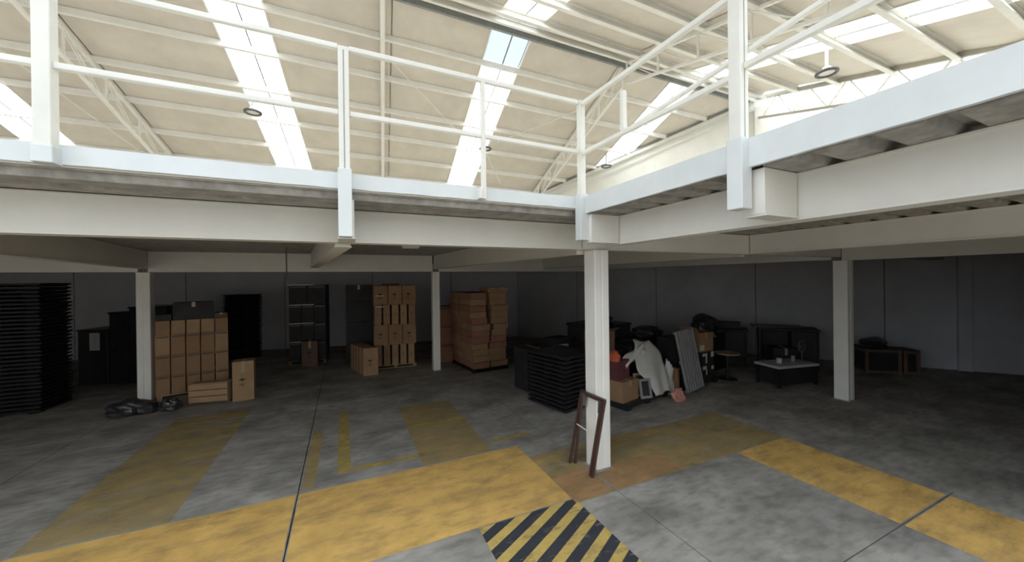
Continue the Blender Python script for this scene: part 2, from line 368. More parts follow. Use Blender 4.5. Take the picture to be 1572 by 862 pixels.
for si, s in enumerate(STRIPS):
    for (ya, yb) in list(zip(FAR[:-1], FAR[1:])) + [(b, a) for a, b in zip(NEAR[:-1], NEAR[1:])]:
        if inside(s - SW, s + SW, ya, yb): skylight(s - SW, s + SW, ya, yb, 'pane_sky' if (si == 2 and ya == YR) else 'pane')
    for (ya, yb) in ((YR, 18.0), (-0.6 if s > UP else YP, YR)):
        MB().bar(rp(s + 0.03, ya, -0.005), rp(s + 0.03, yb, -0.005), 0.025, 0.03).build('sheet_seam', 'galv', ceiling)
        for sd in (-1, 1): MB().bar(rp(s + sd * SW, ya, -0.005), rp(s + sd * SW, yb, -0.005), 0.03, 0.05).build('edge_flashing', 'rail', ceiling)
for (yb, ya) in zip(NEAR[:-1], NEAR[1:]):                       # clear roofing beyond the right-hand truss
    skylight(11.2, UHI, ya, yb, 'pane')
def purlin(y, x0, x1, h, w, m='roof_steel', dz=0.0, name='purlin'):
    """C-section purlin hung under the roof lining"""
    z = zroof(y) - 0.005 + dz; mb = MB(); t = 0.012
    sg = 1 if y >= YR else -1
    prof = [(0, 0), (w, 0), (w, -0.03), (w - t, -0.03), (w - t, -t), (t, -t), (t, -h + t), (w - t, -h + t), (w - t, -h + 0.03), (w, -h + 0.03), (w, -h), (0, -h)]
    n = len(prof); vs = []
    for x in (x0, x1):
        for a, b in prof: vs.append((x, y + sg * (a - w / 2), z + b))
    fs = [(k, (k + 1) % n, n + (k + 1) % n, n + k) for k in range(n)] + [tuple(range(n)), tuple(range(2 * n - 1, n - 1, -1))]
    return mb.add(vs, fs).build(name, m, ceiling)
for y in FAR[1:-1]: purlin(y, -11.9, min(xwall_r(y) - 0.05, 14), 0.12, 0.07)
for y in NEAR[1:-1]: purlin(y, -11.9 if y > YP - 0.05 else UP + SK * (y - YR), 11.28 + SK * (y - YR), 0.17, 0.085)
purlin(YR + 0.10, -11.9, PEAK[0] - 0.1, 0.15, 0.06, 'galv', name='ridge_beam')
purlin(YR - 0.12, -11.9, PEAK[0] - 0.1, 0.15, 0.06, 'roof_steel', name='ridge_beam')

def truss(u, y0, y1, label, depth=0.5, m='roof_steel', lean=0.0, step=1.0):
    root = empty('roof_truss', rp(u, y0, -0.2)); tag(root, label, 'roof truss'); inv = -root.location
    P = lambda y, dz: rp(u + lean * (y - y0), y, dz) + inv
    top, bot = -0.16, -0.16 - depth
    MB().bar(P(y0, top), P(y1, top), 0.06, 0.05).build('top_chord', m, root)
    MB().bar(P(y0, bot), P(y1, bot), 0.06, 0.05).build('bottom_chord', m, root)
    n = max(2, int(abs(y1 - y0) / step)); d = (y1 - y0) / n
    for k in range(n):
        a, b = y0 + k * d, y0 + (k + 1) * d
        MB().bar(P(a, top), P(a, bot), 0.035, 0.03, (0, 1, 0)).build('strut', m, root)
        for off in (-0.022, 0.022):
            o = Vector((off, 0, 0))
            MB().rod(P(a, top) + o, P((a + b) / 2 + d * 0.35, bot) + o, 0.011, 6).build('web_rod', m, root)
    return root
truss(-4.75, YR + 0.1, 17.0, 'white lattice roof truss sloping down behind the leftmost railing post')
truss(-4.75, YR - 0.1, YP, 'white lattice roof truss on the camera side of the ridge, far left')
truss(6.45, YR + 0.1, 13.5, 'white lattice roof truss running down behind the corner railing post')
truss(6.45, YR - 0.1, -0.5, 'white lattice roof truss above the handrail right of the corner post')
# truss along the open side at upper right: zigzag web
root = empty('roof_truss', (11.4, 6.9, 7.6)); tag(root, 'white zigzag edge truss above the right mezzanine fascia', 'roof truss'); o = -root.location
def E(y, dz): x = 10.5 + 0.19 * (y - 1.96); return Vector((x, y, zroof(y) + dz)) + o
MB().bar(E(6.85, -0.06), E(-0.5, -0.06), 0.10, 0.11).build('top_chord', 'truss_edge', root)
MB().bar(E(6.85, -0.66), E(-0.5, -0.66), 0.07, 0.06).build('bottom_chord', 'truss_edge', root)
y = 6.7
while y > 0:
    for off in (-0.025, 0.025):
        ov = Vector((off, 0, 0))
        MB().rod(E(y, -0.64) + ov, E(y - 0.40, -0.08) + ov, 0.013, 6).build('web_rod', 'roof_steel', root)
        MB().rod(E(y - 0.44, -0.08) + ov, E(y - 0.84, -0.64) + ov, 0.013, 6).build('web_rod', 'roof_steel', root)
    y -= 0.88
# plain rafter between the trusses
for (ya, yb, lb) in ((YR + 0.05, 17.5, 'plain white box rafter beside the middle railing post'), (YR - 0.05, YP, 'plain white box rafter on the camera side of the ridge')):
    r = MB(); r.bar(rp(0.72, ya, -0.16), rp(0.72, yb, -0.16), 0.09, 0.12); tag(r.build('roof_rafter', 'roof_steel'), lb, 'rafter')
# thin bracing rods under the roof
for (a, b, lb) in (((0.94, 8.44), (3.18, 10.4), 'thin bracing rod slanting right from the plain rafter'),
                   ((4.4, 10.48), (6.3, 8.60), 'thin bracing rod slanting up to the right of the middle skylight'),
                   ((-5.75, 10.16), (-4.6, 13.6), 'thin bracing rod beside the left lattice truss'),
                   ((4.2, 11.0), (5.4, 12.6), 'short thin bracing rod low beside the middle skylight')):
    p, q = Vector((*a, zroof(a[1]) - 0.16)), Vector((*b, zroof(b[1]) - 0.16))
    tag(MB().rod(p, q, 0.012, 6).build('bracing_rod', 'roof_steel'), lb, 'rod')

def highbay(x, y, z, top, label, r=0.19):
    root = empty('hanging_lamp', (x, y, z)); tag(root, label, 'lamp', 'ring lamps under the roof')
    n = 28; mb = MB()
    def ring(s, t):
        a = 2 * math.pi * s; b = 2 * math.pi * t; rr = r - 0.032 + 0.032 * math.cos(b)
        return (rr * math.cos(a), rr * math.sin(a), 0.03 * math.sin(b))
    mb.grid(ring, n, 8).build('rim', 'lamp', root, True)
    MB().rod((0, 0, 0.0), (0, 0, 0.02), r - 0.05, 24).build('lens', 'lens', root)
    MB().rod((0, 0, 0.02), (0, 0, 0.11), r - 0.06, 20, 0.06).build('housing', 'white_clean', root)
    MB().rod((0, 0, 0.10), (0, 0, top - z), 0.028, 10).build('rod', 'rail', root)
highbay(8.60, 3.87, 6.36, zroof(3.87) - 0.02, 'round ring lamp hanging on a rod at upper right')
highbay(-1.89, 10.37, 6.43, zroof(10.37) - 0.02, 'round ring lamp hanging in front of the left skylight strip')
highbay(3.98, 10.43, 6.41, zroof(10.43) - 0.02, 'round ring lamp beside the short railing post at middle skylight')
highbay(8.58, 10.41, 6.42, zroof(10.41) - 0.02, 'round ring lamp low on the right skylight strip by the wall')

# ------------------------------------------------------------------ mezzanine
mez = struct(empty('mezzanine_floor'))
poly = [(-12, EY + 0.05), (EX + 0.05, EY + 0.05), (EX + 0.05, -0.1), (xwall_r(-0.1), -0.1), CORNER, (-12, ywall_b(-12))]
MB().prism(poly, Z_SLAB, Z_TOP).build('slab', 'slab', mez)
def rib_x1(y): return min(xwall_r(y) - 0.25, 17)
y = 0.0; ribs = []
while y < 15.2:
    x0 = EX + 0.06 if y < EY + 0.02 else -11.9
    x1 = rib_x1(y) if y < CORNER[1] - 0.4 else min((15.2 - y) / 0.17 - 0.4, 6)
    if x1 > x0 + 0.5: ribs.append((y, x0, x1))
    y += 0.26
for y, x0, x1 in ribs:
    mb = MB(); prof = [(-0.105, 0.0), (-0.08, -0.062), (0.08, -0.062), (0.105, 0.0)]
    vs = [(x, y + a, Z_SLAB + b) for x in (x0, x1) for a, b in prof]
    mb.add(vs, [(0, 1, 5, 4), (1, 2, 6, 5), (2, 3, 7, 6), (3, 2, 1, 0), (4, 5, 6, 7), (0, 4, 7, 3)]).build('deck_rib', 'deck', mez)
MB().box(-11.9, EX + 0.05, EY + 0.06, 3.7, Z_SLAB - 0.012, Z_SLAB - 0.002).build('deck_pan', 'deck', mez)
MB().box(EX + 0.06, 12, -0.09, EY, Z_SLAB - 0.012, Z_SLAB - 0.002).build('deck_pan', 'deck', mez)
MB().prism([(-11.9, 3.7), (rib_x1(3.7), 3.7), (6.3, 13.8), (-11.9, 16.8)], Z_SLAB - 0.012, Z_SLAB - 0.002).build('deck_pan', 'deck', mez)
def jag(a, b, axis, z0, z1, t):
    """fascia strip with a slightly uneven lower edge"""
    n = int(abs(b - a) / 0.08); mb = MB()
    for side in (0, 1):
        for k in range(n + 1):
            s = a + (b - a) * k / n
            lo_ = z0 + 0.006 * noise.noise(Vector((s * 6, axis, 0))); hi_ = z1 + 0.004 * noise.noise(Vector((s * 3, axis, 5)))
            for z in (lo_, hi_):
                mb.v.append((s, t[side], z) if axis == 0 else (t[side], s, z))
    m_ = 2 * (n + 1)
    for k in range(n):
        i = 2 * k
        mb.f += [(i, i + 2, i + 3, i + 1), (m_ + i, m_ + i + 1, m_ + i + 3, m_ + i + 2), (i + 1, i + 3, m_ + i + 3, m_ + i + 1), (i, m_ + i, m_ + i + 2, i + 2)]
    e = 2 * n; mb.f += [(0, 1, m_ + 1, m_), (e, m_ + e, m_ + e + 1, e + 1)]
    return mb
struct(jag(-12, EX + 0.03, 0, 3.15, 3.272, (EY + 0.02, EY + 0.05)).build('trim_1', 'white_clean'))
struct(jag(EY + 0.02, -0.1, 1, 3.085, 3.265, (EX + 0.02, EX + 0.05)).build('trim_2', 'white_clean'))

def beam(p, q, h, w, label, z0=Z_SOFFIT, z1=Z_BEAM, m='white_steel', lip=0.03):
    """closed channel beam with thin flange lips top and bottom"""
    p, q = Vector((*p, 0)), Vector((*q, 0)); root = empty('steel_beam', (p + Vector((0, 0, z0))))
    tag(root, label, 'beam', 'white mezzanine beams')
    a, b = Vector((0, 0, (z1 - z0) / 2)), q - p + Vector((0, 0, (z1 - z0) / 2))
    H = z1 - z0
    MB().bar(a, b, w - 2 * lip * 0.35, H - 0.024).build('web', m, root)
    up = Vector((0, 0, H / 2 - 0.006))
    MB().bar(a - up, b - up, w, 0.012).build('flange', m, root)
    MB().bar(a + up, b + up, w, 0.012).build('flange', m, root)
    return root
BX, BY = 2.78, 3.83
beam((-12, BY), (BX - 0.08, BY), 0, 0.16, 'white beam along the left mezzanine edge, ending at the front column', z1=3.075)
beam((BX, BY + 0.08), (BX, -0.1), 0, 0.16, 'white beam under the right mezzanine edge, nearest the camera')
beam((BX + 0.08, BY), (xwall_r(BY) - 0.2, BY), 0, 0.16, 'white beam from the front column across to the right-hand column')
beam((6.05, BY - 0.09), (6.05, -0.1), 0, 0.16, 'second white beam at right, below and behind the right edge beam')
beam((8.85, BY - 0.09), (8.85, -0.08), 0, 0.16, 'white beam over the right-hand column running towards the camera', z0=2.70)
beam((-12, 9.9), (-3.78, 9.95), 0, 0.16, 'white back-row beam left of the left column', z0=2.65)
beam((-3.62, 9.95), (2.17, 9.85), 0, 0.16, 'white back-row beam between the two rear columns', z0=2.65)
beam((2.33, 9.85), (7.64, 9.80), 0, 0.16, 'white back-row beam right of the rear middle column', z0=2.65)
beam((-3.05, BY + 0.09), (-3.70, 9.87), 0, 0.16, 'white cross beam from the left edge to the left column', z0=2.72)
beam((0.0, BY + 0.09), (-0.62, 9.8), 0, 0.16, 'white cross beam behind the middle railing post', z0=2.74)
beam((BX + 0.02, BY + 0.09), (2.27, 9.77), 0, 0.16, 'white cross beam between the front column and rear middle column', z0=2.72)
beam((6.05, BY + 0.09), (5.6, 9.72), 0, 0.16, 'white cross beam deep under the mezzanine, right of the front column', z0=2.74)
beam((8.85, BY + 0.09), (7.80, 9.72), 0, 0.16, 'white cross beam running back from the right-hand column', z0=2.72)
def stub(p, q, label, z0=2.79, z1=3.075):
    root = empty('beam_bracket', (*p, z0)); tag(root, label, 'bracket', 'brackets carrying the railing posts')
    d = Vector((q[0] - p[0], q[1] - p[1], 0)); H = z1 - z0
    a, b = Vector((0, 0, H / 2)), d + Vector((0, 0, H / 2))
    MB().bar(a, b, 0.115, H).build('body', 'white_steel', root)
    MB().bar(a - Vector((0, 0, H / 2 + 0.004)), b - Vector((0, 0, H / 2 + 0.004)), 0.135, 0.012).build('flange', 'white_steel', root)
stub((0.03, EY + 0.07), (0.03, BY - 0.08), 'white bracket behind the middle railing post on the left edge', 2.765)
stub((EX + 0.08, 1.44), (BX - 0.08, 1.44), 'white bracket behind the right railing post')
stub((EX + 0.06, 3.14), (BX - 0.08, 3.14), 'white bracket behind the corner railing post')

def column(x, y, top, label, w=0.22):
    root = empty('steel_column', (x, y, 0)); tag(root, label, 'column', 'white steel columns')
    h = w / 2
    for sg in (-1, 1):
        o = MB(); o.box(min(sg * 0.004, sg * h), max(sg * 0.004, sg * h), -h, h, 0.012, top); bevel(o.build('half_section', 'column_white', root), 0.010, 2)
    MB().box(-0.01, 0.01, -h + 0.008, h - 0.008, 0.012, top).build('weld_seam', 'column_white', root)
    MB().box(-h - 0.025, h + 0.025, -h - 0.025, h + 0.025, 0, 0.012).build('base_plate', 'concrete', root)
column(2.95, 3.80, Z_SOFFIT, 'white square steel column nearest the camera, brown frame leaning on it')
column(8.82, 3.74, Z_SOFFIT - 0.07, 'white square steel column at far right, standing alone', 0.23)
column(-3.72, 10.03, 2.65, 'white square steel column beside the left carton stack')
column(2.25, 9.80, 2.65, 'white square steel column between the two brown carton stacks', 0.19)
column(7.72, 9.80, 2.65, 'white square steel column hidden deep behind the front column', 0.19)

# ------------------------------------------------------------------ guardrails
ZT, ZM = 4.25, 3.735
def gpost(root, x, y, z0, z1, w, wide=None, zw=None, seam=True):
    o = root.location
    mb = MB().box(x - w / 2 - o.x, x + w / 2 - o.x, y - w / 2 - o.y, y + w / 2 - o.y, z0 - o.z, z1 - o.z)
    p = bevel(mb.build('post', 'rail', root), 0.006, 2)
    if wide:
        bevel(MB().box(x - wide / 2 - o.x, x + wide / 2 - o.x, y - wide / 2 - o.y, y + wide / 2 - o.y, z0 - 0.004 - o.z, zw - o.z).build('post_sleeve', 'white_clean', root), 0.004)
    if seam:
        s_ = w / 2 + 0.001
        MB().box(x - 0.004 - o.x, x + 0.004 - o.x, y - s_ - o.y, y - s_ + 0.004 - o.y, (zw or z0) - o.z, z1 - 0.03 - o.z).build('seam', 'galv', p)
def grail(root, p, q, t=0.04):
    o = root.location; bevel(MB().bar(Vector(p) - o, Vector(q) - o, t, t).build('rail', 'rail', root), 0.006, 2)
gl = empty('guardrail', (0, EY, Z_TOP)); tag(gl, 'white tube guardrail along the left mezzanine edge', 'railing')
gy = EY - 0.02
gpost(gl, 0.02, gy, 2.76, ZT, 0.078, 0.10, 3.29)
gpost(gl, -1.62, gy, 3.14, ZT, 0.08, 0.095, 3.24, seam=False)
gpost(gl, -3.3, gy, 2.76, ZT, 0.078, 0.10, 3.29)
gpost(gl, 1.19, gy - 0.005, 3.15, ZT - 0.1, 0.042, None, None, seam=False)
bevel(MB().box(1.19 - 0.05, 1.19 - 0.02, -0.06, 0.03, 3.15 - Z_TOP, 3.25 - Z_TOP).build('post_bracket', 'rail', gl), 0.004)
for z in (ZT, ZM):
    xs = [-12, -3.34, -3.26, -1.66, -1.58, -0.02, 0.06, EX - 0.03]
    for a, b in zip(xs[0::2], xs[1::2]): grail(gl, (a, gy, z), (b, gy, z))
gpost(gl, 1.19, gy, ZT - 0.1, ZT, 0.042, seam=False)
gr = empty('guardrail', (EX, 1.5, Z_TOP)); tag(gr, 'white tube guardrail along the right mezzanine edge, with corner post', 'railing')
gx = EX + 0.01
gpost(gr, gx, gy, 2.81, ZT + 0.02, 0.065, 0.10, 3.29, seam=False)
gpost(gr, gx - 0.01, 1.49, 2.83, 4.9, 0.08, 0.10, 3.27)
gpost(gr, gx - 0.01, -0.05, 2.83, ZT, 0.08, 0.10, 3.27)
for z in (ZT, ZM):
    for a, b in ((gy - 0.035, 1.53), (1.45, -0.01)): grail(gr, (gx, a, z - 0.02), (gx, b, z - 0.05))
gpost(gr, gx + 0.02, 2.56, ZM, ZT - 0.16, 0.045, seam=False)
grail(gr, (gx + 0.05, 2.52, ZM + 0.005), (gx + 0.05, 0.6, ZM + 0.17), 0.03)

# ------------------------------------------------------------------ brown leaning frame at the front column
fr = empty('folding_stand', (2.72, 3.75, 0)); tag(fr, 'dark brown folding steel stand leaning against the front column', 'stand')
def L(p): return Vector(p) - fr.location
tA, tB = (2.80, 3.94, 0.935), (2.80, 3.47, 0.945)
MB().bar(L(tA), L(tB), 0.04, 0.045).build('top_bar', 'brown', fr)
for (t_, b_) in (((2.795, 3.935, 0.93), (2.66, 4.02, 0.0)), ((2.790, 3.90, 0.93), (2.715, 3.985, 0.0)), ((2.795, 3.475, 0.93), (2.70, 3.60, 0.0)), ((2.775, 3.50, 0.93), (2.685, 3.625, 0.02))):
    bevel(MB().bar(L(t_), L(b_), 0.034, 0.028, (0, 1, 0)).build('leg', 'brown', fr), 0.004)
MB().rod(L((2.735, 3.965, 0.52)), L((2.74, 3.55, 0.50)), 0.008, 8).build('rung', 'rail', fr)
for yy in (3.86, 3.55): MB().bar(L((2.785, yy, 0.93)), L((2.775, yy, 0.78)), 0.05, 0.012, (1, 0, 0)).build('hinge_plate', 'lamp', fr)

# ------------------------------------------------------------------ cartons and pallets
MESH = {}
def carton_mesh(w, d, h, m):
    key = ('c', round(w, 3), round(d, 3), round(h, 3), m)
    if key not in MESH:
        MESH[key] = MB().box(0, w, 0, d, 0, h).mesh('carton', m)
    return MESH[key]
def strip_mesh(w, d, h, kind):
    key = ('s', round(w, 3), round(d, 3), round(h, 3), kind)
    if key not in MESH:
        mb = MB()
        if kind == 'tape':       # tape across the top, folded down the front
            mb.box(w / 2 - 0.03, w / 2 + 0.03, -0.002, d, h, h + 0.002); mb.box(w / 2 - 0.03, w / 2 + 0.03, -0.003, 0, h * 0.72, h + 0.002)
            MESH[key] = mb.mesh('tape', 'tape')
        elif kind == 'band':     # dark band along the upper front
            mb.box(w * 0.06, w * 0.94, -0.002, 0, h * 0.86, h * 0.94); MESH[key] = mb.mesh('band', 'tape_d')
        elif kind == 'mark':     # printed emblem: a small palm-like sign over two text bars
            cx_, cz = w * 0.46, h * 0.52; s = min(w, h) * 0.16
            for a in (-70, -35, 0, 35, 70):
                t = math.radians(a); p = Vector((cx_, -0.002, cz)); q = p + Vector((math.sin(t) * s, 0, math.cos(t) * s * 0.75))
                mb.bar(p, q, 0.002, s * 0.26, (0, 0, 1) if abs(a) > 10 else (1, 0, 0))
            mb.box(cx_ - s * 0.1, cx_ + s * 0.1, -0.003, -0.001, cz - s * 0.7, cz)
            mb.box(cx_ - s * 0.8, cx_ + s * 0.7, -0.003, -0.001, cz - s * 1.5, cz - s * 1.3)
            mb.box(cx_ - s * 0.5, cx_ + s * 0.5, -0.003, -0.001, cz - s * 2.0, cz - s * 1.85)
            MESH[key] = mb.mesh('print', 'ink')
        else:                    # flap seam
            mb.box(0.0, w, -0.0015, 0, h * 0.485, h * 0.5); MESH[key] = mb.mesh('seam', 'tape_d')
    return MESH[key]
def carton(x, y, z, rz, w, d, h, m, label, group=None, extra=(), tilt=0.0):
    o = link('carton', carton_mesh(w, d, h, m), None, (x, y, z)); o.rotation_euler = (tilt, 0, rz); tag(o, label, 'carton', group)
    for k in extra: link({'tape': 'tape', 'band': 'band', 'mark': 'print'}.get(k, 'seam'), strip_mesh(w, d, h, k), o)
    return o
def stack(ox, oy, rz, z0, rows, d, where, group, nrows=1, jit=0.006, gapdepth=0.02):
    """rows bottom to top: (count, total width, height, gap, material, extras, xoffset)"""
    c, s = math.cos(rz), math.sin(rz); z = z0; R_ = len(rows)
    for ri, (n, W, h, gap, m, extra, xo) in enumerate(rows):
        w = (W - gap * (n - 1)) / n
        for dr in range(nrows):
            for k in range(n):
                lx = xo + k * (w + gap); ly = dr * (d + gapdepth) + random.uniform(0, jit * 2)
                row = 'top' if ri == R_ - 1 else ('bottom' if ri == 0 else ORD[R_ - 1 - ri])
                pos = 'left end' if k == 0 else ('right end' if k == n - 1 else ORD[k] + ' from left')
                if dr == 0: lb = f'brown carton in the {row} row, {pos}, {where}'
                else: lb = f'rear brown carton, {row} row, {pos}, {where}'
                carton(ox + c * lx - s * ly, oy + s * lx + c * ly, z, rz + random.uniform(-1, 1) * jit, w - 0.006, d, h - 0.006, m if isinstance(m, str) else random.choice(m), lb, group, extra)
        z += h
    return z
def pallet_mesh(w, d, h, m):
    key = ('p', w, d, h, m)
    if key not in MESH:
        mb = MB(); b = h * 0.45                      # deck tray with overhanging lip, nine tapered feet under it
        mb.box(0, w, 0, d, b, h * 0.86); mb.box(0.03, w - 0.03, 0.03, d - 0.03, h * 0.86, h * 0.93)
        for i in (0.12, w / 2, w - 0.12):
            for j in (0.10, d / 2, d - 0.10):
                mb.add([(i + sx * r_, j + sy * r_, z) for z, r_ in ((0, 0.065), (b, 0.09)) for sx, sy in ((-1, -1), (1, -1), (1, 1), (-1, 1))],
                       [(3, 2, 1, 0), (4, 5, 6, 7), (0, 1, 5, 4), (1, 2, 6, 5), (2, 3, 7, 6), (3, 0, 4, 7)])
        MESH[key] = mb.mesh('plastic_pallet', m)
    return MESH[key]
def pallets(ox, oy, rz, n, w, d, h, where, group, m='black', jit=0.012):
    for k in range(n):
        t = random.uniform(-jit, jit); u = random.uniform(-jit, jit)
        o = link('plastic_pallet', pallet_mesh(w, d, h, m), None, (ox + t, oy + u, k * h), rz + random.uniform(-1, 1) * 0.008)
        pos = 'topmost' if k == n - 1 else ('lowest' if k == 0 else ORD[n - 1 - k] + ' from the top')
        tag(o, f'black pallet, {pos} {where}', 'pallet', group)
def wood_pallet(x, y, rz, w, d, label, m='wood', h=0.12):
    root = empty('wooden_pallet', (x, y, 0), rz); tag(root, label, 'pallet')
    for k in range(5):
        a = k * (d - 0.1) / 4; MB().box(0, w, a, a + 0.1, h - 0.02, h).build('deck_board', m, root)
    for a in (0.0, w / 2 - 0.045, w - 0.09): MB().box(a, a + 0.09, 0.0, d, 0.02, h - 0.02).build('stringer', m, root)
    for a in (0.0, d / 2 - 0.05, d - 0.1): MB().box(0, w, a, a + 0.1, 0, 0.02).build('bottom_board', m, root)

# --- black pallet tower at the far left
pallets(-6.39, 10.0, math.radians(-2), 33, 1.2, 0.82, 0.0745, 'of the tall tower at the left edge', 'pallets in the left tower')
# --- carton stack beside the left column
rzA = math.radians(14)
wood_pallet(-3.48, 9.77, rzA, 1.18, 0.50, 'wooden pallet under the carton stack by the left column', 'wood')
gA = 'cartons in the stack by the left column'
wA = 'stack by the left column'
stack(-3.49, 9.76, rzA, 0.12, [(5, 1.18, 0.40, 0.015, ['card', 'card_b'], ('band',), 0), (5, 1.18, 0.42, 0.012, ['card', 'card_b'], ('band',), 0), (5, 1.18, 0.42, 0.012, ['card', 'card_b'], ('band',), 0), (5, 1.17, 0.29, 0.016, ['card', 'card_b'], (), 0.01)], 0.50, wA, gA, 1)
c, s = math.cos(rzA), math.sin(rzA)
def la(lx, ly): return (-3.49 + c * lx - s * ly, 9.76 + s * lx + c * ly)
x, y = la(0.27, 0.05); carton(x, y, 1.652, rzA, 0.66, 0.42, 0.36, 'dark', 'large dark box lying on the stack by the left column', None, ('tape',))
x, y = la(0.95, 0.03); carton(x, y, 1.652, rzA, 0.22, 0.4, 0.10, 'card_d', 'small flat carton on the right end of the left carton stack', None, ('tape',))
x, y = la(0.01, 0.05); carton(x, y, 1.652, rzA, 0.24, 0.4, 0.12, 'dark', 'low dark box on the left end of the left carton stack')
# slatted crate, tall carton, bag in front
cr = empty('wooden_crate', (-2.80, 9.20, 0), math.radians(-10)); tag(cr, 'low pale slatted crate in front of the left carton stack', 'crate')
MB().box(0.02, 0.64, 0.03, 0.24, 0.03, 0.40).build('body', 'card_d', cr)
for z in (0.05, 0.175, 0.30):
    MB().box(0, 0.66, 0.0, 0.03, z, z + 0.105).build('slat', 'card_b', cr); MB().box(0, 0.66, 0.24, 0.27, z, z + 0.105).build('slat', 'card_b', cr)
for a in (0, 0.63): MB().box(a, a + 0.03, 0.03, 0.24, 0.02, 0.41).build('end_panel', 'wood', cr)
MB().box(0.02, 0.64, 0.03, 0.24, 0.40, 0.42).build('lid', 'card_b', cr)
carton(-2.07, 9.10, 0, math.radians(5), 0.36, 0.34, 0.80, 'card_b', 'tall carton with dark printed mark standing right of the left stack', None, ('mark', 'tape'))
def blob(name, pts, r, m, label, cat, seed=0, sq=(1, 1, 0.6), n=(18, 10), amp=0.35):
    """soft lumpy sack"""
    o = Vector(pts); mb = MB(); nu, nv = n; vs = []; fs = []
    def P(a, b):
        v = Vector((math.cos(a) * math.sin(b), math.sin(a) * math.sin(b), math.cos(b)))
        k = r * (1 + amp * noise.noise(v * 1.7 + Vector((seed, 0, 0))) + amp * 0.4 * noise.noise(v * 5 + Vector((0, seed, 0))))
        p = Vector((v.x * sq[0], v.y * sq[1], v.z * sq[2])) * k; p.z = max(p.z, -r * sq[2] * 0.55); return p
    vs.append(P(0, 0.001))
    for j in range(1, nv):
        for i in range(nu): vs.append(P(2 * math.pi * i / nu, math.pi * j / nv))
    vs.append(P(0, math.pi - 0.001))
    zmin = min(v.z for v in vs); vs = [v - Vector((0, 0, zmin)) for v in vs]
    for i in range(nu): fs.append((0, 1 + i, 1 + (i + 1) % nu))
    for j in range(nv - 2):
        for i in range(nu): fs.append((1 + j * nu + i, 1 + (j + 1) * nu + i, 1 + (j + 1) * nu + (i + 1) % nu, 1 + j * nu + (i + 1) % nu))
    l = len(vs) - 1; b0 = 1 + (nv - 2) * nu
    for i in range(nu): fs.append((b0 + (i + 1) % nu, b0 + i, l))
    ob = MB().add(vs, fs).build(name, m, None, False); ob.location = o; tag(ob, label, cat); return ob
blob('plastic_sack', (-3.60, 9.10, 0), 0.31, 'bag', 'crumpled black plastic sack at the foot of the left column', 'sack', 1, (1.15, 0.7, 0.55), (24, 14))
blob('plastic_sack', (-3.02, 9.06, 0), 0.17, 'bag', 'crumpled black plastic sack against the slatted crate', 'sack', 5, (0.9, 0.7, 0.85), (24, 14))
# --- black towers behind
pallets(-3.42, 14.10, math.radians(-24), 27, 0.80, 0.6, 0.076, 'of the tower behind the left stack', 'pallets in the rear tower')
for k, (x, y, w, h, z, lb) in enumerate(((-5.80, 12.30, 0.62, 1.33, 0, 'tall black crate right of the pallet tower, white sheet on its front'), (-5.16, 12.10, 0.40, 0.86, 0, 'lower black crate left behind the left column'),
                                  (-5.16, 12.10, 0.40, 0.88, 0.86, 'upper black crate stacked left behind the left column'), (-4.74, 11.95, 0.80, 1.86, 0, 'tallest black crate directly behind the left column'))):
    root = empty('plastic_crate', (x, y, z), math.radians(-16)); tag(root, lb, 'crate')
    bevel(MB().box(0, w, 0, 0.8, 0, h - 0.04).build('body', 'black2', root), 0.01)
    MB().box(-0.015, w + 0.015, -0.015, 0.815, h - 0.04, h).build('rim', 'black2', root)
sh = MB(); sh.grid(lambda s, t: (0.22 * s, 0.004 * math.sin(6 * s), 0.42 * t), 6, 4)
o = sh.build('paper_sheet', 'paper'); o.location = (-5.55, 12.20, 0.83); o.rotation_euler = (0, 0, math.radians(-18)); o.modifiers.new('t', 'SOLIDIFY').thickness = 0.004
tag(o, 'white sheet of paper hanging on the black crate at left', 'paper')

# --- dark wrapped stack (second from left)
rz2 = math.radians(-5)
wood_pallet(-1.48, 12.30, rz2, 1.0, 0.9, 'dark pallet under the film-wrapped dark stack', 'card_d')
g2 = 'dark boxes in the film-wrapped stack'
z = 0.12
for ri, (n, h) in enumerate(((3, 0.56), (3, 0.54), (3, 0.54), (2, 0.58))):
    w = 0.96 / n
    for k in range(n):
        lx = 0.02 + k * w
        lb = f'dark film-wrapped box in the {["bottom", "third", "second", "top"][ri]} row, {["left", "middle", "right"][k] if n == 3 else ["left", "right"][k]}, of the dark stack'
        carton(-1.46 + math.cos(rz2) * lx, 12.28 + math.sin(rz2) * lx, z, rz2, w - 0.012, 0.85, h - 0.012, 'dark', lb, g2, ('band',))
    fl = MB().box(-0.005, 0.66, -0.012, -0.006, 0, 0.02).build('film_strip', 'film'); fl.location = (-1.46, 12.28, z + h - 0.02); fl.rotation_euler = (0, 0, rz2)
    tag(fl, f'shiny strip of stretch film across the {["bottom", "third", "second", "top"][ri]} row of the dark stack', 'film')
    z += h
carton(-1.10, 11.92, 0, math.radians(-3), 0.40, 0.30, 0.72, 'card_d', 'carton standing on the floor before the dark wrapped stack', None, ('mark', 'tape'))

